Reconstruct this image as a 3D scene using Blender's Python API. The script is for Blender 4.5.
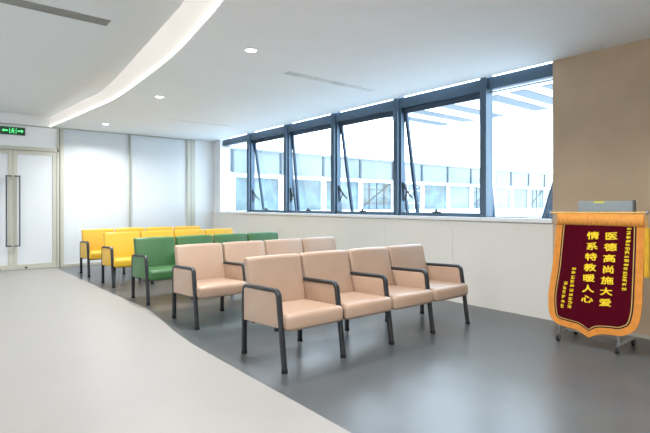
import bpy, bmesh, math, random
from mathutils import Vector, Matrix
random.seed(7)
sc = bpy.context.scene
for o in list(bpy.data.objects): bpy.data.objects.remove(o)
C = sc.collection

# ------------------------------------------------------------------ camera
TH = 0.6777
cam_d = bpy.data.cameras.new('camera'); cam = bpy.data.objects.new('camera', cam_d); C.objects.link(cam)
cam.location = (0, 0, 1.3); cam.rotation_euler = (math.radians(90), 0, -TH)
cam_d.sensor_width = 36; cam_d.lens = 470.95/650*36; cam_d.shift_y = -11.6/650
cam_d.clip_start = .05; cam_d.clip_end = 500
sc.camera = cam
# ------------------------------------------------------------------ exposure, sky
sc.view_settings.view_transform = 'Standard'; sc.view_settings.look = 'None'
sc.view_settings.gamma = 1; sc.view_settings.use_curve_mapping = False
sc.view_settings.exposure = 0.2
SKY = 6.5
w = bpy.data.worlds.new('sky'); sc.world = w; w.use_nodes = True
nt = w.node_tree; bg = nt.nodes['Background']
tc = nt.nodes.new('ShaderNodeTexCoord'); sp = nt.nodes.new('ShaderNodeSeparateXYZ'); cr = nt.nodes.new('ShaderNodeValToRGB')
nt.links.new(tc.outputs['Generated'], sp.inputs[0]); nt.links.new(sp.outputs['Z'], cr.inputs[0]); nt.links.new(cr.outputs[0], bg.inputs['Color'])
cr.color_ramp.elements[0].color = (.93, .97, 1.0, 1); cr.color_ramp.elements[1].color = (.62, .80, 1.0, 1); cr.color_ramp.elements[1].position = .8
bg.inputs['Strength'].default_value = SKY
def area(name, loc, rot, sx, sy, power, col=(1, 1, 1), portal=False, shape='RECTANGLE', spread=180):
    l = bpy.data.lights.new(name, 'AREA'); l.shape = shape; l.size = sx; l.size_y = sy; l.energy = power; l.color = col
    l.spread = math.radians(spread)
    if portal: l.cycles.is_portal = True
    o = bpy.data.objects.new(name, l); C.objects.link(o); o.location = loc; o.rotation_euler = rot
    return o
area('window_daylight_portal', (5.6, 6.84, 2.05), (0, math.radians(90), 0), 1.95, 8.8, 1, portal=True)
DOWN_W = 50

# ------------------------------------------------------------------ materials
def s2l(c): return tuple((x/12.92 if x <= .04045 else ((x+.055)/1.055)**2.4) for x in [v/255 for v in c])
def mat(name, rgb, rough=.5, metal=0, noise=0, nscale=6, bump=0, bscale=200, coat=0, spec=.5, rvar=0, lin=False, stretch=(1, 1, 1)):
    m = bpy.data.materials.new(name); m.use_nodes = True
    t = m.node_tree; p = t.nodes['Principled BSDF']
    c = rgb if lin else s2l(rgb)
    p.inputs['Base Color'].default_value = (*c, 1); p.inputs['Roughness'].default_value = rough
    p.inputs['Metallic'].default_value = metal; p.inputs['Coat Weight'].default_value = coat
    p.inputs['Coat Roughness'].default_value = .15; p.inputs['Specular IOR Level'].default_value = spec
    if noise or bump or rvar:
        tc = t.nodes.new('ShaderNodeTexCoord'); mp = t.nodes.new('ShaderNodeMapping'); mp.inputs['Scale'].default_value = stretch
        t.links.new(tc.outputs['Object'], mp.inputs[0])
    if noise:
        n = t.nodes.new('ShaderNodeTexNoise'); n.inputs['Scale'].default_value = nscale; n.inputs['Detail'].default_value = 3
        r = t.nodes.new('ShaderNodeValToRGB'); r.color_ramp.elements[0].position = .3; r.color_ramp.elements[1].position = .7
        r.color_ramp.elements[0].color = (*[x*(1-noise) for x in c], 1); r.color_ramp.elements[1].color = (*[min(1, x*(1+noise)) for x in c], 1)
        t.links.new(mp.outputs[0], n.inputs['Vector']); t.links.new(n.outputs[0], r.inputs[0]); t.links.new(r.outputs[0], p.inputs['Base Color'])
    if rvar:
        n2 = t.nodes.new('ShaderNodeTexNoise'); n2.inputs['Scale'].default_value = 2.2; n2.inputs['Detail'].default_value = 5
        mr = t.nodes.new('ShaderNodeMapRange'); mr.inputs['From Min'].default_value = .3; mr.inputs['From Max'].default_value = .7
        mr.inputs['To Min'].default_value = rough-rvar; mr.inputs['To Max'].default_value = rough+rvar
        t.links.new(mp.outputs[0], n2.inputs['Vector']); t.links.new(n2.outputs[0], mr.inputs[0]); t.links.new(mr.outputs[0], p.inputs['Roughness'])
    if bump:
        n3 = t.nodes.new('ShaderNodeTexNoise'); n3.inputs['Scale'].default_value = bscale; n3.inputs['Detail'].default_value = 3
        b = t.nodes.new('ShaderNodeBump'); b.inputs['Strength'].default_value = bump; b.inputs['Distance'].default_value = .002
        t.links.new(mp.outputs[0], n3.inputs['Vector']); t.links.new(n3.outputs[0], b.inputs['Height']); t.links.new(b.outputs[0], p.inputs['Normal'])
    return m
def emis(name, rgb, s):
    m = bpy.data.materials.new(name); m.use_nodes = True; p = m.node_tree.nodes['Principled BSDF']
    p.inputs['Base Color'].default_value = (*rgb, 1); p.inputs['Emission Color'].default_value = (*rgb, 1); p.inputs['Emission Strength'].default_value = s
    return m
def glassm(name, tint=(.93, .97, .98), refl=.07):
    m = bpy.data.materials.new(name); m.use_nodes = True; t = m.node_tree
    t.nodes.remove(t.nodes['Principled BSDF']); out = t.nodes['Material Output']
    a = t.nodes.new('ShaderNodeBsdfTransparent'); a.inputs[0].default_value = (*tint, 1)
    g = t.nodes.new('ShaderNodeBsdfGlossy'); g.inputs['Roughness'].default_value = .02
    x = t.nodes.new('ShaderNodeMixShader'); x.inputs[0].default_value = refl
    t.links.new(a.outputs[0], x.inputs[1]); t.links.new(g.outputs[0], x.inputs[2]); t.links.new(x.outputs[0], out.inputs[0])
    return m
M = {}
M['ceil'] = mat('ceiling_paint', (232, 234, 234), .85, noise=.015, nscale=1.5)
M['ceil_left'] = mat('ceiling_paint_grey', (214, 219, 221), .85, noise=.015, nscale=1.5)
M['wall'] = mat('white_wall_panel', (227, 225, 218), .55, noise=.015, nscale=2)
M['white'] = mat('white_paint', (236, 238, 240), .6, noise=.01)
M['brown'] = mat('tan_wall_covering', (192, 170, 144), .75, noise=.05, nscale=3, bump=.2, bscale=120)
M['fl_dark'] = mat('grey_vinyl', (84, 88, 91), .29, noise=.07, nscale=2.6, bump=.06, bscale=9, spec=.55)
M['fl_light'] = mat('pale_vinyl', (148, 146, 143), .42, noise=.02, nscale=1.5, spec=.4)
M['frame'] = mat('blue_grey_aluminium', (80, 101, 120), .4, .35)
M['frame_d'] = mat('dark_sash_aluminium', (50, 70, 90), .4, .35)
M['steel'] = mat('brushed_steel', (170, 172, 172), .35, .8)
M['glass'] = glassm('window_glass')
M['frost'] = mat('frosted_glass', (216, 222, 228), .22, noise=.02, nscale=.8, coat=.4, spec=.6)
M['post'] = mat('champagne_aluminium', (196, 196, 184), .4, .2)
M['post2'] = mat('champagne_aluminium_dark', (176, 177, 166), .4, .2)
M['gap'] = mat('shadow_gap_seal', (60, 62, 62), .8)
M['black'] = mat('black_powder_coat', (38, 42, 46), .42, 0, noise=.08, nscale=30, spec=.5)
M['rubber'] = mat('black_rubber', (18, 18, 20), .7, noise=.05)
M['tan'] = mat('tan_leatherette', (180, 153, 133), .36, coat=.12, noise=.03, nscale=5, bump=.25, bscale=350, spec=.5)
M['green'] = mat('green_leatherette', (64, 110, 64), .42, noise=.05, nscale=5, bump=.25, bscale=350, spec=.5)
M['yellow'] = mat('yellow_leatherette', (222, 176, 50), .42, noise=.03, nscale=5, bump=.25, bscale=350, spec=.45)
M['vent'] = mat('grey_vent_metal', (150, 152, 148), .6, .2)
M['vent_w'] = mat('pale_vent_metal', (238, 240, 240), .6)
M['vent_g'] = mat('pale_vent_slot', (196, 198, 196), .6)
M['lampface'] = emis('lamp_diffuser', (1, .97, .92), 8)
M['cove'] = emis('cove_light_diffuser', (1, .95, .90), .2)
M['led'] = emis('led_strip', (1, .95, .88), 3.0)
M['facade_w'] = mat('white_render', (235, 238, 240), .8, noise=.02)
M['facade_g'] = mat('blue_facade_glass', (84, 106, 114), .15, noise=.4, nscale=1.1)
M['facade_g2'] = mat('pale_railing_glass', (104, 116, 122), .2, noise=.15, nscale=.6)
M['facade_p'] = mat('grey_facade_post', (50, 62, 74), .5, noise=.05)
M['deck'] = mat('white_roof_membrane', (225, 228, 230), .8, noise=.03)
M['slot'] = mat('blue_skylight_glass', (40, 54, 70), .4, noise=.1, nscale=1)
M['curtain'] = mat('blue_curtain_fabric', (84, 122, 158), .9, noise=.08, nscale=12, stretch=(1, 1, .1))
M['maroon'] = mat('maroon_velvet', (76, 3, 22), .9, spec=.08, noise=.12, nscale=20)
M['orange'] = mat('orange_gold_satin', (212, 138, 62), .7, spec=.2, noise=.12, nscale=14, bump=.3, bscale=90)
M['goldfringe'] = mat('gold_fringe', (222, 150, 66), .7, noise=.25, nscale=60, stretch=(1, 6, .4))
M['goldline'] = mat('gold_braid', (226, 178, 96), .55, noise=.1, nscale=40)
M['darkline'] = mat('dark_maroon_piping', (34, 8, 14), .8)
M['gold'] = mat('yellow_lettering_foil', (250, 214, 30), .5, noise=.05, nscale=60)
M['tassel'] = mat('yellow_tassel_thread', (206, 160, 40), .8, noise=.2, nscale=50, stretch=(3, 3, .3))
M['board'] = mat('blue_grey_board', (146, 158, 164), .55, noise=.04, nscale=6)
M['board_d'] = mat('dark_grey_edge', (84, 86, 86), .6)
M['sign_d'] = mat('dark_green_sign_face', (14, 78, 42), .4)
M['sign_g'] = emis('lit_green_symbol', (.12, .9, .3), .9)
M['tape'] = mat('yellow_green_tape', (206, 208, 100), .6)

# ------------------------------------------------------------------ mesh helpers
def add_box(bm, x0, x1, y0, y1, z0, z1, mi=0):
    vs = [bm.verts.new(p) for p in ((x0, y0, z0), (x1, y0, z0), (x1, y1, z0), (x0, y1, z0), (x0, y0, z1), (x1, y0, z1), (x1, y1, z1), (x0, y1, z1))]
    for f in ((0, 3, 2, 1), (4, 5, 6, 7), (0, 1, 5, 4), (1, 2, 6, 5), (2, 3, 7, 6), (3, 0, 4, 7)):
        bm.faces.new([vs[i] for i in f]).material_index = mi
    return vs
def add_tube(bm, pts, r, n=10, ry=None, squareness=1.0, up=None):
    """sweep a (super)elliptic section along pts; r across, ry along the in-plane normal"""
    ry = ry or r; pts = [Vector(p) for p in pts]; rings = []
    for i, p in enumerate(pts):
        a = pts[max(i-1, 0)]; b = pts[min(i+1, len(pts)-1)]; d = (b-a).normalized()
        u = Vector(up) if up else (Vector((0, 0, 1)) if abs(d.z) < .9 else Vector((0, 1, 0)))
        s = d.cross(u).normalized() if not up else u.normalized()
        q = d.cross(s).normalized(); ring = []
        for k in range(n):
            t = 2*math.pi*(k+.5)/n; ct, st = math.cos(t), math.sin(t)
            cx = math.copysign(abs(ct)**squareness, ct); sy = math.copysign(abs(st)**squareness, st)
            ring.append(bm.verts.new(p+s*(cx*r)+q*(sy*ry)))
        rings.append(ring)
    for a, b in zip(rings, rings[1:]):
        for k in range(n): bm.faces.new((a[k], a[(k+1) % n], b[(k+1) % n], b[k]))
    bm.faces.new(list(reversed(rings[0]))); bm.faces.new(rings[-1])
def add_cyl(bm, c, r, h, n=24, axis='z', r2=None):
    r2 = r if r2 is None else r2; A = []; B = []
    for k in range(n):
        t = 2*math.pi*k/n; x, y = math.cos(t), math.sin(t)
        for L, rr, z in ((A, r, 0), (B, r2, h)):
            v = (c[0]+x*rr, c[1]+y*rr, c[2]+z) if axis == 'z' else ((c[0]+z, c[1]+x*rr, c[2]+y*rr) if axis == 'x' else (c[0]+x*rr, c[1]+z, c[2]+y*rr))
            L.append(bm.verts.new(v))
    for k in range(n): bm.faces.new((A[k], A[(k+1) % n], B[(k+1) % n], B[k]))
    bm.faces.new(list(reversed(A))); bm.faces.new(B)
def round_poly(pts, r, seg=5):
    out = []; n = len(pts)
    for i in range(n):
        rr = r[i] if isinstance(r, (list, tuple)) else r
        p = Vector(pts[i]); a = (Vector(pts[i-1])-p); b = (Vector(pts[(i+1) % n])-p)
        rr = min(rr, a.length*.48, b.length*.48); a.normalize(); b.normalize()
        s = p+a*rr; e = p+b*rr
        for k in range(seg+1):
            t = k/seg; out.append((1-t)**2*s+2*t*(1-t)*p+t*t*e)
    return out
def add_cushion(bm, prof, x0, x1, r, crown=0, seg=4, mid=4):
    """side profile (y,z) swept in x with rounded ends"""
    P = [Vector((p[0], p[1])) for p in prof]; c = sum(P, Vector((0, 0)))/len(P)
    nrm = []
    n = len(P)
    for i in range(n):
        d = P[(i+1) % n]-P[i-1]; q = Vector((d.y, -d.x)).normalized()
        if q.dot(P[i]-c) < 0: q = -q
        nrm.append(q)
    secs = []
    for k in range(seg+1):
        a = math.pi/2*k/seg; secs.append((x0+r*(1-math.sin(a)), r*(1-math.cos(a)) if k else 0))
    secs = [(x0+r*(1-math.cos(math.pi/2*k/seg)), r*(1-math.sin(math.pi/2*k/seg))) for k in range(seg+1)]
    right = [(x1-(x-x0), i) for x, i in reversed(secs)]
    mids = [(x0+r+(x1-x0-2*r)*k/mid, 0) for k in range(1, mid)]
    rings = []
    for x, ins in secs+mids+right:
        t = (x-x0)/(x1-x0); cw = crown*max(0, 1-(2*t-1)**4)
        rings.append([bm.verts.new((x, (p-q*(ins-cw)).x, (p-q*(ins-cw)).y)) for p, q in zip(P, nrm)])
    for a, b in zip(rings, rings[1:]):
        for k in range(n): bm.faces.new((a[k], a[(k+1) % n], b[(k+1) % n], b[k]))
    bm.faces.new(rings[0]); bm.faces.new(rings[-1])
def add_prism(bm, pts2, to3, d0, d1):
    A = [bm.verts.new(to3(p[0], p[1], d0)) for p in pts2]; B = [bm.verts.new(to3(p[0], p[1], d1)) for p in pts2]; n = len(A)
    bm.faces.new(A); bm.faces.new(list(reversed(B)))
    for k in range(n): bm.faces.new((A[k], B[k], B[(k+1) % n], A[(k+1) % n]))
def obj(name, bm, mats, parent=None, smooth=False, bevel=0):
    bmesh.ops.recalc_face_normals(bm, faces=bm.faces)
    me = bpy.data.meshes.new(name); bm.to_mesh(me); bm.free()
    for m in (mats if isinstance(mats, (list, tuple)) else [mats]): me.materials.append(m)
    if smooth:
        for p in me.polygons: p.use_smooth = True
        me.set_sharp_from_angle(angle=math.radians(42))
    o = bpy.data.objects.new(name, me); C.objects.link(o)
    if parent: o.parent = parent
    if bevel:
        b = o.modifiers.new('bevel', 'BEVEL'); b.width = bevel; b.segments = 2; b.limit_method = 'ANGLE'
    return o
def box(name, m, x0, x1, y0, y1, z0, z1, parent=None, bevel=0):
    bm = bmesh.new(); add_box(bm, x0, x1, y0, y1, z0, z1); return obj(name, bm, m, parent, bevel=bevel)
def struct(o): o['kind'] = 'structure'; return o
def empty(name, loc, label=None, cat=None, group=None):
    o = bpy.data.objects.new(name, None); C.objects.link(o); o.location = loc; o.empty_display_size = .1
    if label: tag(o, label, cat, group)
    return o
def tag(o, label, cat, group=None):
    o['label'] = label; o['category'] = cat
    if group: o['group'] = group
    return o

# ------------------------------------------------------------------ room shell
W, D, ZC, ZL = 5.31, 11.16, 2.914, 3.12
XL, YB = -2.6, -3.2
def spline(tab, y):
    if y <= tab[0][0]: return tab[0][1]
    if y >= tab[-1][0]: return tab[-1][1]
    for i in range(len(tab)-1):
        if tab[i][0] <= y <= tab[i+1][0]:
            p0 = tab[max(i-1, 0)][1]; p1 = tab[i][1]; p2 = tab[i+1][1]; p3 = tab[min(i+2, len(tab)-1)][1]
            t = (y-tab[i][0])/(tab[i+1][0]-tab[i][0])
            return .5*(2*p1+(p2-p0)*t+(2*p0-5*p1+4*p2-p3)*t*t+(3*p1-p0-3*p2+p3)*t**3)
FLC = [(-3.2, 1.88), (0, 1.81), (2.4, 1.80), (3.5, 1.795), (4.1, 1.795), (4.5, 1.815), (5.0, 1.86), (5.5, 1.925), (6.04, 1.962), (6.6, 1.945), (7.2, 1.91), (7.85, 1.88), (8.6, 1.86), (9.6, 1.82), (10.6, 1.785), (11.16, 1.77)]
CLR = [(-3.2, 1.35), (0, 1.42), (2, 1.52), (3.39, 1.706), (4.06, 1.806), (4.77, 1.9), (5.5, 1.95), (6.34, 1.985), (7.4, 2.015), (8.1, 1.98), (8.75, 1.915), (9.9, 1.816), (11.16, 1.70)]
CLL = [(-3.2, 1.25), (0, 1.32), (2, 1.42), (3.99, 1.64), (4.52, 1.70), (5.27, 1.757), (6.25, 1.832), (7.0, 1.89), (7.6, 1.922), (8.25, 1.94), (9.2, 1.845), (10.5, 1.75), (11.16, 1.69)]
ys = [YB+(D-YB)*i/72 for i in range(73)]
def strip_floor(name, m, left, right, z0, z1):
    bm = bmesh.new(); A = []
    for y in ys: A.append([bm.verts.new((left(y), y, z1)), bm.verts.new((right(y), y, z1)), bm.verts.new((right(y), y, z0)), bm.verts.new((left(y), y, z0))])
    for a, b in zip(A, A[1:]):
        for k in range(4): bm.faces.new((a[k], a[(k+1) % 4], b[(k+1) % 4], b[k]))
    bm.faces.new(A[0]); bm.faces.new(A[-1])
    return struct(obj(name, bm, m))
strip_floor('floor', M['fl_dark'], lambda y: spline(FLC, y), lambda y: W+.2, -.1, 0)
strip_floor('floor', M['fl_light'], lambda y: XL-.2, lambda y: spline(FLC, y), -.1, 0)
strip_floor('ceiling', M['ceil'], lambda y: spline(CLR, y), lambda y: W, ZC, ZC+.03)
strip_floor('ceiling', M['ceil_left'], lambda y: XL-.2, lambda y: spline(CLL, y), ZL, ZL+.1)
# closed roof slab over the lowered ceiling, stops at the window head
struct(box('ceiling', M['ceil'], 1.2, W, YB, D, 3.3, 3.4))
struct(box('wall_left', M['white'], XL-.2, XL, YB-.2, D+.2, -.1, 3.4))
struct(box('wall_front', M['white'], XL, W, YB-.2, YB, -.1, 3.4))
# glowing curved fascia between the two ceiling heights
bm = bmesh.new(); A = []
for y in ys:
    a, b = spline(CLL, y), spline(CLR, y)
    A.append([bm.verts.new((a, y, ZL)), bm.verts.new((b-.012, y, ZC+.004)), bm.verts.new((b+.02, y, ZC+.02)), bm.verts.new((a+.04, y, ZL+.02))])
for a, b in zip(A, A[1:]):
    for k in range(4): bm.faces.new((a[k], a[(k+1) % 4], b[(k+1) % 4], b[k]))
bm.faces.new(A[0]); bm.faces.new(A[-1])
cv = obj('cove_light', bm, M['cove'], smooth=True)
bm = bmesh.new(); A = []
for y in ys:
    b = spline(CLR, y)
    A.append([bm.verts.new(p) for p in ((b-.030, y, ZC+.004), (b-.008, y, ZC+.004), (b-.008, y, ZC+.020), (b-.030, y, ZC+.020))])
for a, b in zip(A, A[1:]):
    for k in range(4): bm.faces.new((a[k], a[(k+1) % 4], b[(k+1) % 4], b[k]))
bm.faces.new(A[0]); bm.faces.new(A[-1])
obj('led_strip', bm, M['led'], cv)
tag(cv, 'long curved glowing cove light running along the ceiling step', 'cove light')

# far wall (behind the chairs): header over the doors, pier by the window, backing
bm = bmesh.new()
add_box(bm, XL, .22, D, D+.15, 0, 3.4); add_box(bm, .22, 1.84, D, D+.15, 2.47, 3.4)
add_box(bm, 1.84, 4.60, D, D+.15, 2.925, 3.4); add_box(bm, 4.60, 5.60, D, D+.15, 0, 3.4)
struct(obj('wall_back', bm, M['white']))
struct(box('trim_1', M['post2'], XL, 1.86, D-.02, D, 2.885, 2.91))
struct(box('wall_back_closet', M['white'], .1, 4.7, D+.16, D+.24, -.1, 3.4)).name = 'wall_behind_glass'
# frosted glass partition
for x0, x1 in ((1.925, 3.255), (3.29, 4.62)):
    struct(box('window_frosted', M['frost'], x0, x1, D+.02, D+.04, .05, 2.90)).name = 'window_%d' % (7 if x0 < 3 else 8)
for x0, x1, m, nm in ((1.80, 1.845, 'post', 2), (1.845, 1.86, 'gap', 3), (1.86, 1.925, 'post', 4), (3.255, 3.29, 'post2', 5), (4.62, 4.70, 'post', 6), (4.70, 4.735, 'post2', 7), (4.735, 4.82, 'post', 8)):
    struct(box('trim_%d' % nm, M[m], x0, x1, D-.03 if m != 'gap' else D-.01, D+.03, 0, 2.925))
struct(box('trim_9', M['post2'], 1.925, 4.82, D-.03, D+.03, 2.895, 2.925))
struct(box('trim_10', M['post'], 1.925, 4.62, D-.02, D+.03, 0, .05))
# double door
struct(box('trim_11', M['post'], .22, 1.84, D-.03, D+.05, 2.40, 2.47))
struct(box('trim_12', M['post2'], .22, 1.80, D-.034, D-.03, 2.395, 2.41))
struct(box('trim_13', M['steel'], .25, 1.80, D-.05, D+.05, 0, .006))
def door(name, x0, x1, side):
    e = empty(name, ((x0+x1)/2, D, 0)); struct(e); cx = (x0+x1)/2
    bm = bmesh.new()
    for a, b, c, d in ((x0, x0+.075, .01, 2.39), (x1-.075, x1, .01, 2.39), (x0+.075, x1-.075, .01, .11), (x0+.075, x1-.075, 2.31, 2.39)):
        add_box(bm, a-cx, b-cx, -.02, .02, c, d)
    obj('door_frame', bm, M['post'], e, bevel=.003)
    bm = bmesh.new(); add_box(bm, x0+.075-cx, x1-.075-cx, -.006, .006, .11, 2.31); obj('door_pane', bm, M['frost'], e)
    hx = (x1-.012 if side < 0 else x0+.012)-cx; d = .095*side
    bm = bmesh.new(); r = .014; y = -.075
    add_tube(bm, [(hx, y, .49), (hx+d, y, .49)], r, 8); add_tube(bm, [(hx, y, 1.87), (hx+d, y, 1.87)], r, 8)
    add_tube(bm, [(hx+d, y, .476), (hx+d, y, 1.884)], .014, 8)
    for z in (.62, 1.74): add_tube(bm, [(hx+d, y, z), (hx+d, -.018, z)], .010, 8)
    h = obj('door_handle', bm, M['board_d'], e, smooth=True); h['label'] = 'tall dark grey bar handle'
    bm = bmesh.new(); add_cyl(bm, (hx+d*2.2, -.035, .03), .02, .03, 12); obj('door_stop', bm, M['gap'], e)
door('door_1', .27, 1.028, -1); door('door_2', 1.034, 1.796, 1)
# exit sign
es = empty('exit_sign', (1.03, D, 2.69), 'lit green exit sign above the double door', 'exit sign')
bm = bmesh.new(); add_box(bm, -.21, .21, -.03, 0, 0, .155); obj('sign_case', bm, M['board_d'], es, bevel=.004)
bm = bmesh.new(); add_box(bm, -.2, .2, -.032, -.0301, .01, .145); obj('sign_face', bm, M['sign_d'], es)
bm = bmesh.new(); t3 = lambda x, z, d: (x, -.034+d, z)
def pr2(pts): add_prism(bm, pts, t3, 0, .0015)
pr2([(-.18, .078), (-.145, .112), (-.145, .09), (-.08, .09), (-.08, .066), (-.145, .066), (-.145, .044)])
pr2([(.18, .078), (.145, .044), (.145, .066), (.08, .066), (.08, .09), (.145, .09), (.145, .112)])
for x in (-.058, .05): pr2([(x, .022), (x+.009, .022), (x+.009, .135), (x, .135)])
pr2([(.002+.013*math.cos(a*.785), .118+.013*math.sin(a*.785)) for a in range(8)])
pr2([(-.016, .066), (.006, .062), (.012, .1), (-.012, .104)])
pr2([(.008, .098), (.034, .082), (.031, .075), (.006, .086)]); pr2([(-.01, .1), (-.034, .088), (-.034, .07), (-.027, .07), (-.027, .084), (-.008, .09)])
pr2([(-.004, .066), (.012, .064), (.026, .04), (.02, .022), (.012, .022), (.014, .04)]); pr2([(-.016, .066), (-.004, .064), (-.016, .038), (-.042, .03), (-.042, .038), (-.022, .046)])
obj('sign_symbols', bm, M['sign_g'], es)

# window wall: lower panels with seams, tan pier, sill
struct(box('wall_right', M['gap'], W+.012, W+.3, YB, D+.1, -.1, 1.1))
seams = [2.515, 3.86, 5.1, 6.34, 7.58, 8.82, 10.06, D]
for i, (a, b) in enumerate(zip(seams, seams[1:])):
    struct(box('wall_right_panel', M['wall'], W, W+.012, a+.0015, b-.0015, 0, 1.1))
bm = bmesh.new(); add_box(bm, W-.005, W+.35, YB, 2.515, 0, 3.4)
struct(obj('wall_right_tan', bm, M['brown']))
struct(box('baseboard_right', M['post'], W-.017, W-.005, YB, 2.515, 0, .035))
struct(box('trim_14', M['white'], W-.03, 5.62, 2.515, D, 1.095, 1.14, bevel=.004))
struct(box('trim_15', M['white'], W, W+.02, 2.515, D, 2.95, 3.4))
struct(box('wall_right_head', M['white'], 5.56, 5.66, 2.5, D+.1, 3.12, 3.4))
# windows: mullions and bays
MY = [3.39+1.51*k for k in range(5)]; MW = .09
ZF0, ZT0, ZT1 = 1.14, 2.775, 2.925
for i, y in enumerate(MY):
    struct(box('window_mullion', M['frame'], 5.36, 5.52, y, y+MW, ZF0, 3.12, bevel=.004)).name = 'trim_%d' % (20+i)
edges = [(2.515, MY[0])]+[(MY[i]+MW, MY[i+1]) for i in range(4)]+[(MY[4]+MW, 10.80)]
TILT = {1: 10, 2: 9.5, 3: 5.5, 4: 8.5}
for i, (a, b) in enumerate(edges):
    opening = 1 <= i <= 4
    e = struct(empty('window_%d' % (i+1), (5.44, (a+b)/2, ZF0))); cy = (a+b)/2; cx = 5.44; L = b-a
    bm = bmesh.new()
    def B(x0, x1, y0, y1, z0, z1): add_box(bm, x0-cx, x1-cx, y0-cy, y1-cy, z0-ZF0, z1-ZF0)
    B(5.40, 5.52, a, b, ZT0, ZT1)
    if opening:
        B(5.41, 5.50, a, a+.03, ZF0, ZT0); B(5.41, 5.50, b-.03, b, ZF0, ZT0); B(5.40, 5.52, a+.03, b-.03, ZF0, ZF0+.05)
    else:
        B(5.47, 5.50, a, b, ZT0-.03, ZT0-.015); B(5.47, 5.50, a, b, ZF0, ZF0+.012)
    obj('window_frame', bm, M['frame'], e, bevel=.003)
    bm = bmesh.new(); add_box(bm, .03, .04, -L/2, L/2, ZT1-ZF0, 1.98); obj('transom_pane', bm, M['glass'], e)
    if not opening:
        bm = bmesh.new(); add_box(bm, .045, .051, -L/2, L/2, .012, ZT0-ZF0-.015); obj('window_pane', bm, M['glass'], e)
    else:
        # awning sash hinged at its top, pushed out at the bottom
        s = bpy.data.objects.new('window_sash', None); C.objects.link(s); s.parent = e
        s.location = (.045, 0, ZT0-ZF0); s.rotation_euler = (0, -math.radians(TILT[i]), 0); h = ZT0-ZF0+.02; hw = L/2-.032
        bm = bmesh.new()
        add_box(bm, -.02, .02, -hw, hw, -.075, 0); add_box(bm, -.02, .02, -hw, hw, -h, -h+.035)
        add_box(bm, -.02, .02, -hw, -hw+.045, -h+.035, -.075); add_box(bm, -.02, .02, hw-.045, hw, -h+.035, -.075)
        # the sash node itself carries the rails
        me = bpy.data.meshes.new('window_sash'); bmesh.ops.recalc_face_normals(bm, faces=bm.faces); bm.to_mesh(me); bm.free(); me.materials.append(M['frame_d'])
        bpy.data.objects.remove(s)
        s = bpy.data.objects.new('window_sash', me); C.objects.link(s); s.parent = e; s.location = (.045, 0, ZT0-ZF0); s.rotation_euler = (0, -math.radians(TILT[i]), 0)
        bm = bmesh.new(); add_box(bm, -.004, .004, -hw+.045, hw-.045, -h+.035, -.075); obj('window_pane', bm, M['glass'], s)
        bm = bmesh.new(); add_box(bm, -.055, -.03, -.07, .07, .05, .066); add_box(bm, -.065, -.04, -.016, .016, .045, .10); obj('window_handle', bm, M['gap'], e, bevel=.004)
        for sd in (1, -1):
            bm = bmesh.new(); yy = sd*(hw-.01)
            k9 = TILT[i]/10; add_tube(bm, [(.0, yy, .50), (.10*k9, yy, .36), (.215*k9, yy, .27)], .012, 8); add_tube(bm, [(.0, yy, .50), (.02, yy, .22), (.10*k9, yy, .36)], .010, 8)
            add_cyl(bm, (.10*k9, yy-.012, .36), .018, .024, 10, 'y')
            obj('stay_arm', bm, M['gap'], e, smooth=True)
struct(box('wall_back_reveal', M['white'], 5.335, 5.60, 10.80, D, 1.14, 3.12))
# blue curtain gathered against the tan pier
bm = bmesh.new(); rows = []
for j in range(15):
    t = j/14; z = 1.15+t*.62; wd = .20*(1-t)+.015; row = []
    for k in range(33):
        s = k/32; yy = 2.525+wd*s; xx = 5.50-(.018*math.sin(s*math.pi*7+.5*t)+.004*math.sin(9*t+s*4))*(1-.6*t)
        row.append(bm.verts.new((xx, yy, z)))
    rows.append(row)
for a, b in zip(rows, rows[1:]):
    for k in range(32): bm.faces.new((a[k], a[k+1], b[k+1], b[k]))
cu = obj('curtain', bm, M['curtain'], smooth=True); so = cu.modifiers.new('thickness', 'SOLIDIFY'); so.thickness = .004
tag(cu, 'small gathered blue curtain hanging at the window edge beside the tan wall', 'curtain')

# ------------------------------------------------------------------ ceiling fittings
def downlight(x, y, z, lab, seen=True):
    e = empty('downlight', (x, y, z), lab, 'ceiling light', 'recessed round downlights')
    bm = bmesh.new(); n = 28
    prof = [(.074, 0), (.074, -.005), (.060, -.007), (.054, 0)]
    R = [[bm.verts.new((r*math.cos(2*math.pi*k/n), r*math.sin(2*math.pi*k/n), zz)) for k in range(n)] for r, zz in prof]
    for a, b in zip(R, R[1:]):
        for k in range(n): bm.faces.new((a[k], a[(k+1) % n], b[(k+1) % n], b[k]))
    obj('trim_ring', bm, M['white'], e, smooth=True)
    bm = bmesh.new(); add_cyl(bm, (0, 0, -.004), .0555, .003, 28); obj('light_face', bm, M['lampface'], e)
    area('downlight_and_fill_lamp', (x, y, z-.012), (0, 0, 0), .13, .13, DOWN_W, (1, .985, .965), shape='DISK', spread=150)
downlight(2.48, 4.31, ZC, 'round ceiling downlight nearest the camera, beside the curved cove light')
downlight(2.48, 7.02, ZC, 'round ceiling downlight in the middle of the row of three')
downlight(2.48, 10.07, ZC, 'small far round downlight just above the frosted partition')
for x, y, z in ((2.48, 1.4, ZC), (2.48, -1.4, ZC), (-1.2, 9.0, ZL), (-1.2, 5.6, ZL), (-1.2, 2.2, ZL), (-1.2, -1.4, ZL)):  # unseen fill lamps without fittings, added out of view to brighten the room
    area('downlight_and_fill_lamp', (x, y, z-.012), (0, 0, 0), .13, .13, DOWN_W*1.2, (1, .985, .965), shape='DISK', spread=150)

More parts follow.
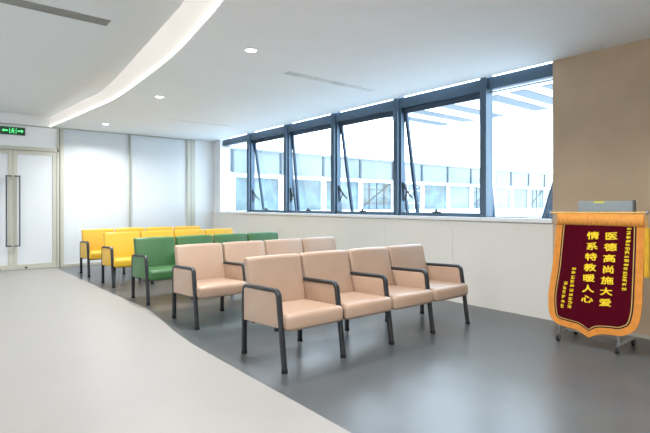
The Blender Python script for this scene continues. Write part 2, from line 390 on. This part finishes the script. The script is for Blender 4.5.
def linear_vent(x0, x1, y, wd, z, fm, sm, lab, blades=2, tabs=()):
    cx = (x0+x1)/2; L = (x1-x0)/2
    e = empty('air_vent', (cx, y, z), lab, 'air vent', None)
    bm = bmesh.new(); t = .012
    add_box(bm, -L, L, -wd/2, -wd/2+t, -.006, 0); add_box(bm, -L, L, wd/2-t, wd/2, -.006, 0)
    add_box(bm, -L, -L+t, -wd/2+t, wd/2-t, -.006, 0); add_box(bm, L-t, L, -wd/2+t, wd/2-t, -.006, 0)
    obj('vent_frame', bm, fm, e)
    bm = bmesh.new(); add_box(bm, -L+t, L-t, -wd/2+t, wd/2-t, -.002, 0); obj('vent_backing', bm, sm, e)
    for k in range(blades):
        yy = -wd/2+t+(wd-2*t)*(k+1)/(blades+1)
        bm = bmesh.new(); add_box(bm, -L+t, L-t, yy-.006, yy+.006, -.006, -.002); obj('vent_blade', bm, fm, e)
    for tx in tabs:
        bm = bmesh.new(); add_box(bm, tx-cx-.09, tx-cx+.09, -wd/2+t, wd/2-t, -.010, -.006); obj('vent_damper', bm, M['vent_g'], e)
linear_vent(-.9, 1.27, 5.03, .17, ZL, M['vent'], M['vent'], 'dark grey linear air vent in the higher left ceiling', 3)
linear_vent(3.22, 4.70, 4.76, .13, ZC, M['vent_w'], M['vent_g'], 'white linear air vent in the ceiling near the windows', 1, (3.32, 4.06))
linear_vent(3.20, 4.56, 8.74, .10, ZC, M['vent_w'], M['vent_g'], 'thin far linear air vent in the ceiling before the white pier', 1)

# ------------------------------------------------------------------ rows of seats
def arc(pts, r, seg=6):
    """open polyline with rounded interior corners"""
    out = [Vector(pts[0])]
    for i in range(1, len(pts)-1):
        p = Vector(pts[i]); a = Vector(pts[i-1])-p; b = Vector(pts[i+1])-p; a.normalize(); b.normalize()
        s = p+a*r; e = p+b*r
        for k in range(seg+1): t = k/seg; out.append((1-t)**2*s+2*t*(1-t)*p+t*t*e)
    out.append(Vector(pts[-1])); return out
P_ = .6006; NS = 4; XO = -P_*NS/2
def make_row(loc, fab, label, group):
    root = empty('bench_seating', loc, label, 'row of chairs', group)
    seat_p = round_poly([(-.022, .318), (.58, .290), (.60, .420), (-.026, .446)], [.03, .02, .02, .05])
    back_p = round_poly([(.505, .405), (.585, .395), (.690, .832), (.610, .834)], [.02, .02, .032, .032])
    for k in range(NS):
        xa = XO+P_*k+.012; xb = XO+P_*(k+1)-.012
        bm = bmesh.new(); add_cushion(bm, seat_p, xa-.002, xb+.002, .034, .006); obj('seat', bm, fab, root, smooth=True)
        bm = bmesh.new(); add_cushion(bm, back_p, xa, xb, .022, .006); obj('backrest', bm, fab, root, smooth=True)
    for k in range(NS+1):
        x = XO+P_*k
        pan = round_poly([(.050, .335), (.612, .300), (.612, .585), (.094, .605)], .012)
        bm = bmesh.new(); add_cushion(bm, pan, x-.019, x+.019, .008, 0, 3, 2); obj('side_panel', bm, fab, root, smooth=True)
        path = arc([(x, .060, .40), (x, .092, .622), (x, .630, .598), (x, .632, .40)], .055)
        bm = bmesh.new(); add_tube(bm, path, .023, 12, .016, .55, up=(1, 0, 0)); obj('armrest', bm, M['black'], root, smooth=True)
        for pts in ([(x, .062, .42), (x, .004, .02)], [(x, .632, .42), (x, .636, .02)]):
            bm = bmesh.new(); add_tube(bm, pts, .0215, 12, .018, .55, up=(1, 0, 0)); lg = obj('leg', bm, M['black'], root, smooth=True)
            bm = bmesh.new(); add_cyl(bm, (x, pts[1][1]-.001, 0), .026, .028, 14, r2=.024); obj('foot_cap', bm, M['rubber'], lg, smooth=True)
    bm = bmesh.new()
    for y in (.14, .5): add_box(bm, XO, -XO, y-.015, y+.015, .292, .318)
    obj('seat_rail', bm, M['black'], root)
    return root
def copy_tree(o, parent=None):
    c = o.copy(); C.objects.link(c); c.parent = parent
    for ch in list(o.children): copy_tree(ch, c)
    return c
X0 = 2.04+P_*2
r1 = make_row((X0, 3.03, 0), M['tan'], 'front row of four joined tan armchairs, nearest the camera', 'joined rows of waiting room chairs')
r2 = copy_tree(r1); r2.location = (X0, 4.66, 0); r2['label'] = 'row of four joined tan armchairs between the front row and the green row'
r3 = make_row((X0, 6.18, 0), M['green'], 'row of four joined green armchairs behind the tan rows', 'joined rows of waiting room chairs')
r4 = make_row((X0, 7.81, 0), M['yellow'], 'row of four joined yellow armchairs directly behind the green row', 'joined rows of waiting room chairs')
r5 = copy_tree(r4); r5.location = (X0-.04, 9.24, 0); r5['label'] = 'rearmost row of four joined yellow armchairs, nearest the frosted partition'

# ------------------------------------------------------------------ stand and award banner
st = empty('display_stand', (4.75, 1.855, 0), 'grey wheeled display stand with a board, standing behind the maroon banner', 'stand')
for y in (-.255, .255):
    bm = bmesh.new(); add_tube(bm, [(-.19, y, .075), (.19, y, .075)], .014, 12, .012, .6); obj('base_rail', bm, M['vent'], st, smooth=True)
    bm = bmesh.new(); add_tube(bm, [(-.16, y, .08), (-.12, y*.72, 1.19)], .012, 12); obj('post', bm, M['steel'], st, smooth=True)
    for x in (-.19, .19):
        bm = bmesh.new(); add_cyl(bm, (x, y, .05), .010, .03, 10); add_box(bm, x-.016, x+.016, y-.018, y-.012, .02, .055); add_box(bm, x-.016, x+.016, y+.012, y+.018, .02, .055)
        cs = obj('caster', bm, M['board_d'], st)
        bm = bmesh.new(); add_cyl(bm, (x, y-.011, .024), .024, .022, 16, 'y'); obj('wheel', bm, M['rubber'], cs, smooth=True)
bm = bmesh.new(); add_tube(bm, [(0, -.25, .078), (0, .25, .078)], .010, 10); obj('cross_bar', bm, M['vent'], st, smooth=True)
bm = bmesh.new(); add_box(bm, -.105, -.075, -.345, .11, .62, 1.335); bd = obj('display_board', bm, M['board'], st, bevel=.004)
bm = bmesh.new(); add_box(bm, -.108, -.072, -.360, -.345, .62, 1.34); obj('board_edge', bm, M['board_d'], bd)
bm = bmesh.new(); add_box(bm, -.1065, -.105, -.12, -.03, 1.315, 1.335); obj('tape_strip', bm, M['tape'], bd)

BX = 4.50
f_, hy = 470.95, 204.89
def onb(u, v, X=BX):
    t = (u-325)/f_; dx = math.sin(TH)+t*math.cos(TH); dy = math.cos(TH)-t*math.sin(TH); k = X/dx
    return (dy*k, 1.3-(v-hy)/f_*k)
bn = empty('award_banner', (BX, 1.78, 0), 'maroon shield shaped award banner with yellow writing and orange border', 'banner')
def bt(y, z, d): return (-d, y-1.78, z)
outer = [(2.074, 1.205), (2.093, 1.119), (2.128, 0.757), (2.154, 0.582), (2.172, 0.427), (2.159, 0.257), (2.095, 0.185), (2.01, 0.166), (1.912, 0.156), (1.809, 0.108), (1.725, 0.155), (1.645, 0.170), (1.559, 0.178), (1.491, 0.208), (1.431, 0.271), (1.399, 0.402), (1.389, 0.594), (1.381, 0.827), (1.374, 1.076), (1.374, 1.205)]
cy0, cz0 = 1.77, .66
def inset(pts, k):
    out = []; n = len(pts)
    for i in range(n):
        p = Vector(pts[i]); d = Vector(pts[(i+1) % n])-Vector(pts[i-1]); q = Vector((d.y, -d.x)).normalized()
        if q.dot(Vector((cy0, cz0))-p) < 0: q = -q
        out.append(p+q*k)
    return out
def smooth_closed(pts, keep):
    out = []; n = len(pts)
    for i in range(n):
        p0, p1, p2, p3 = [Vector(pts[(i+j) % n]) for j in (-1, 0, 1, 2)]
        if i in keep: p0 = p1
        if (i+1) % n in keep: p3 = p2
        for k in range(5):
            t = k/5; out.append(.5*(2*p1+(p2-p0)*t+(2*p0-5*p1+4*p2-p3)*t*t+(3*p1-p0-3*p2+p3)*t**3))
    return out
KEEP = {0, 9, 19}
def layer(name, k, top, d0, d1, m, parent):
    pts = inset(outer, k)
    pts[0] = Vector((pts[0].x, top)); pts[-1] = Vector((pts[-1].x, top))
    if k: pts[0].x = outer[0][0]-k-.002; pts[-1].x = outer[-1][0]+k
    bm = bmesh.new(); add_prism(bm, smooth_closed(pts, KEEP), bt, d0, d1); return obj(name, bm, m, parent)
cl = layer('banner_cloth', 0, 1.205, 0, .008, M['orange'], bn)
layer('dark_border', .058, 1.125, .008, .0095, M['darkline'], cl)
layer('gold_braid', .070, 1.118, .0095, .011, M['goldline'], cl)
layer('dark_inner_border', .076, 1.125, .011, .0118, M['darkline'], cl)
layer('maroon_panel', .082, 1.125, .0118, .013, M['maroon'], cl)
# pleated gold valance along the top
bm = bmesh.new(); n = 90; R = [[], []]
for k in range(n+1):
    y = 2.085-.705*k/n; d = .016+.004*math.sin(k*1.9)
    R[0].append(bm.verts.new(bt(y, 1.222, .014))); R[1].append(bm.verts.new(bt(y, 1.118+.004*math.sin(k*2.3), d)))
for k in range(n): bm.faces.new((R[0][k], R[0][k+1], R[1][k+1], R[1][k]))
v = obj('valance', bm, M['goldfringe'], cl, smooth=True); s_ = v.modifiers.new('thickness', 'SOLIDIFY'); s_.thickness = .003
bm = bmesh.new(); add_tube(bm, [bt(2.145, 1.225, .008), bt(1.36, 1.235, .008)], .009, 12); rd = obj('hanging_rod', bm, M['goldline'], bn, smooth=True)
for y, z in ((2.15, 1.225), (1.355, 1.235)):
    bm = bmesh.new(); bmesh.ops.create_uvsphere(bm, u_segments=14, v_segments=10, radius=.015, matrix=Matrix.Translation(bt(y, z, .008))); obj('rod_finial', bm, M['steel'], rd, smooth=True)
bm = bmesh.new(); add_tube(bm, [bt(1.36, 1.22, .0), bt(1.362, 1.10, -.01)], .004, 8)
add_tube(bm, [bt(1.362, 1.11, -.01), bt(1.362, 1.09, -.01), bt(1.362, 1.05, -.01), bt(1.365, .70, -.01)], .022, 12); obj('tassel', bm, M['tassel'], bn, smooth=True)
# lettering
def glyph_mesh(ch, size, bold):
    cu = bpy.data.curves.new('g', 'FONT'); cu.body = ch; cu.size = size; cu.align_x = 'CENTER'; cu.align_y = 'CENTER'
    cu.extrude = .0008; cu.offset = 0; cu.resolution_u = 3
    o = bpy.data.objects.new('g', cu); C.objects.link(o); bpy.context.view_layer.update()
    me = bpy.data.meshes.new_from_object(o.evaluated_get(bpy.context.evaluated_depsgraph_get()))
    bpy.data.objects.remove(o); return me
def add_glyph(bm, ch, size, y, z, bold, shear=.12):
    me = glyph_mesh(ch, size, bold)
    if not me.vertices: return
    xs = [q.co.x for q in me.vertices]; zs = [q.co.y for q in me.vertices]
    mx, mz = (min(xs)+max(xs))/2, (min(zs)+max(zs))/2; vm = []
    for q in me.vertices:
        a = q.co.x-mx; b = q.co.y-mz
        vm.append((y-a*1.27, z+b*.86+a*shear, .0145+q.co.z))
    for k, (oy, oz) in enumerate(((-1, -.6), (1, -.6), (1, .6), (-1, .6))):
        vv = [bm.verts.new(bt(p[0]+oy*bold, p[1]+oz*bold, p[2]+k*.0001)) for p in vm]
        for p in me.polygons: bm.faces.new([vv[i] for i in p.vertices])
def column(name, text, p0, p1, size, bold, m=None):
    bm = bmesh.new(); n = len(text); a = onb(*p0, X=BX-.0145); b = onb(*p1, X=BX-.0145)
    for i, ch in enumerate(text):
        t = i/(n-1); add_glyph(bm, ch, size, a[0]+(b[0]-a[0])*t, a[1]+(b[1]-a[1])*t, bold)
    return obj(name, bm, M['gold'], cl)
column('lettering', '医德高尚施大爱', (611.5, 236), (605, 302.5), .082, .0022)
column('lettering', '情系特教暖人心', (593, 235.5), (587, 299), .082, .0022)
# the small columns are too fine to read: one stroke cluster per character
def small_column(p0, p1, n, w_):
    bm = bmesh.new(); a = onb(*p0, X=BX-.0145); b = onb(*p1, X=BX-.0145)
    for i in range(n):
        t = i/(n-1); y = a[0]+(b[0]-a[0])*t; z = a[1]+(b[1]-a[1])*t; h = abs(b[1]-a[1])/(n-1)*.34
        def st_(y0, z0, y1, z1, th):
            d = Vector((y1-y0, z1-z0)).normalized(); q = Vector((-d.y, d.x))*th
            add_prism(bm, [(y-y0+q.x, z+z0+q.y), (y-y1+q.x, z+z1+q.y), (y-y1-q.x, z+z1-q.y), (y-y0-q.x, z+z0-q.y)], bt, .0135, .015)
        th = .0028
        for zz in random.sample([-.9, -.35, .1, .5, .95], 3): st_(-w_, zz*h, w_*random.uniform(.6, 1), zz*h+.003, th)
        for yy in random.sample([-.7, -.1, .45, .8], 2): st_(yy*w_, -h*random.uniform(.4, 1), yy*w_+random.uniform(-.004, .004), h, th)
    return obj('small_lettering', bm, M['gold'], cl)
small_column((629.3, 229), (624, 289), 16, .017)
small_column((574, 269), (569.5, 307), 10, .017)
small_column((565.5, 283), (562.3, 306), 6, .015)

# ------------------------------------------------------------------ outside
struct(box('terrace_roof', M['deck'], 5.66, 60, -12, 20, .75, .9)).name = 'floor_terrace'
wing = empty('building_wing', (25, 20, .9), 'pale building wing with blue glazing seen across the courtyard', 'building')
bm = bmesh.new(); add_box(bm, -19, 35, .12, 6, 0, 3.05); obj('wall', bm, M['facade_w'], wing)
bm = bmesh.new(); add_box(bm, -19, 35, -.3, .12, 1.72, 1.88); obj('floor_band', bm, M['facade_w'], wing)
bm = bmesh.new(); add_box(bm, -19, 35, -.06, .12, 3.02, 3.12); obj('roof_edge', bm, M['facade_g2'], wing)
bm = bmesh.new(); add_box(bm, -19, 35, -.08, .12, 0, .12); obj('plinth', bm, M['facade_w'], wing)
xx = -19.0; i = 0
cols = [16.0-25-2.75*k for k in range(4)][::-1]+[16.0-25+2.75*k for k in range(1, 16)]
for a, b in zip(cols, cols[1:]):
    bm = bmesh.new(); add_box(bm, a+.12, b-.12, .06, .12, .12, 1.70); gp = obj('lower_pane', bm, M[random.choice(['facade_g', 'facade_g', 'facade_g2'])], wing)
    bm = bmesh.new()
    for k in (1, 2, 3): add_box(bm, a+.12+(b-a-.24)*k/4-.022, a+.12+(b-a-.24)*k/4+.022, .03, .06, .12, 1.72)
    add_box(bm, a+.12, b-.12, .03, .06, 1.30, 1.33); add_box(bm, a+.12, b-.12, .0, .06, .50, .53)
    if random.random() < .45:
        add_tube(bm, [(a+.25, .04, .3), (b-.25, .04, 1.7)], .03, 6); obj('glazing_bar', bm, M['facade_w' if i % 2 else 'facade_p'], gp); i += 1
    bm = bmesh.new(); add_box(bm, a+.06, b-.06, .04, .12, 1.88, 3.02); obj('upper_pane', bm, M['facade_g2'], wing)
for a in cols:
    bm = bmesh.new(); add_box(bm, a-.15, a+.13, -.06, .12, .12, 1.72); obj('column', bm, M['facade_w'], wing)
    bm = bmesh.new(); add_box(bm, a-.06, a+.06, -.02, .12, 1.98, 3.02); obj('railing_post', bm, M['facade_p'], wing)
cn = empty('canopy', (14.4, 6, .9), 'white roof canopy with blue skylight slots outside the right hand windows', 'canopy')
bm = bmesh.new(); add_box(bm, -2.1, 2.1, -11, 6.3, 3.62, 3.85); obj('canopy_slab', bm, M['facade_w'], cn)
for y in (5.1, 6.02, 6.95, 7.8, 9.4, 10.6, 11.7):
    bm = bmesh.new(); add_box(bm, -1.85, 1.25, y-6-.24, y-6+.24, 3.60, 3.62); obj('skylight_slot', bm, M['slot'], cn)
for y in (-8, -2, 4):
    bm = bmesh.new(); add_box(bm, 1.7, 1.9, y-.1, y+.1, 0, 3.62); obj('canopy_post', bm, M['facade_w'], cn)
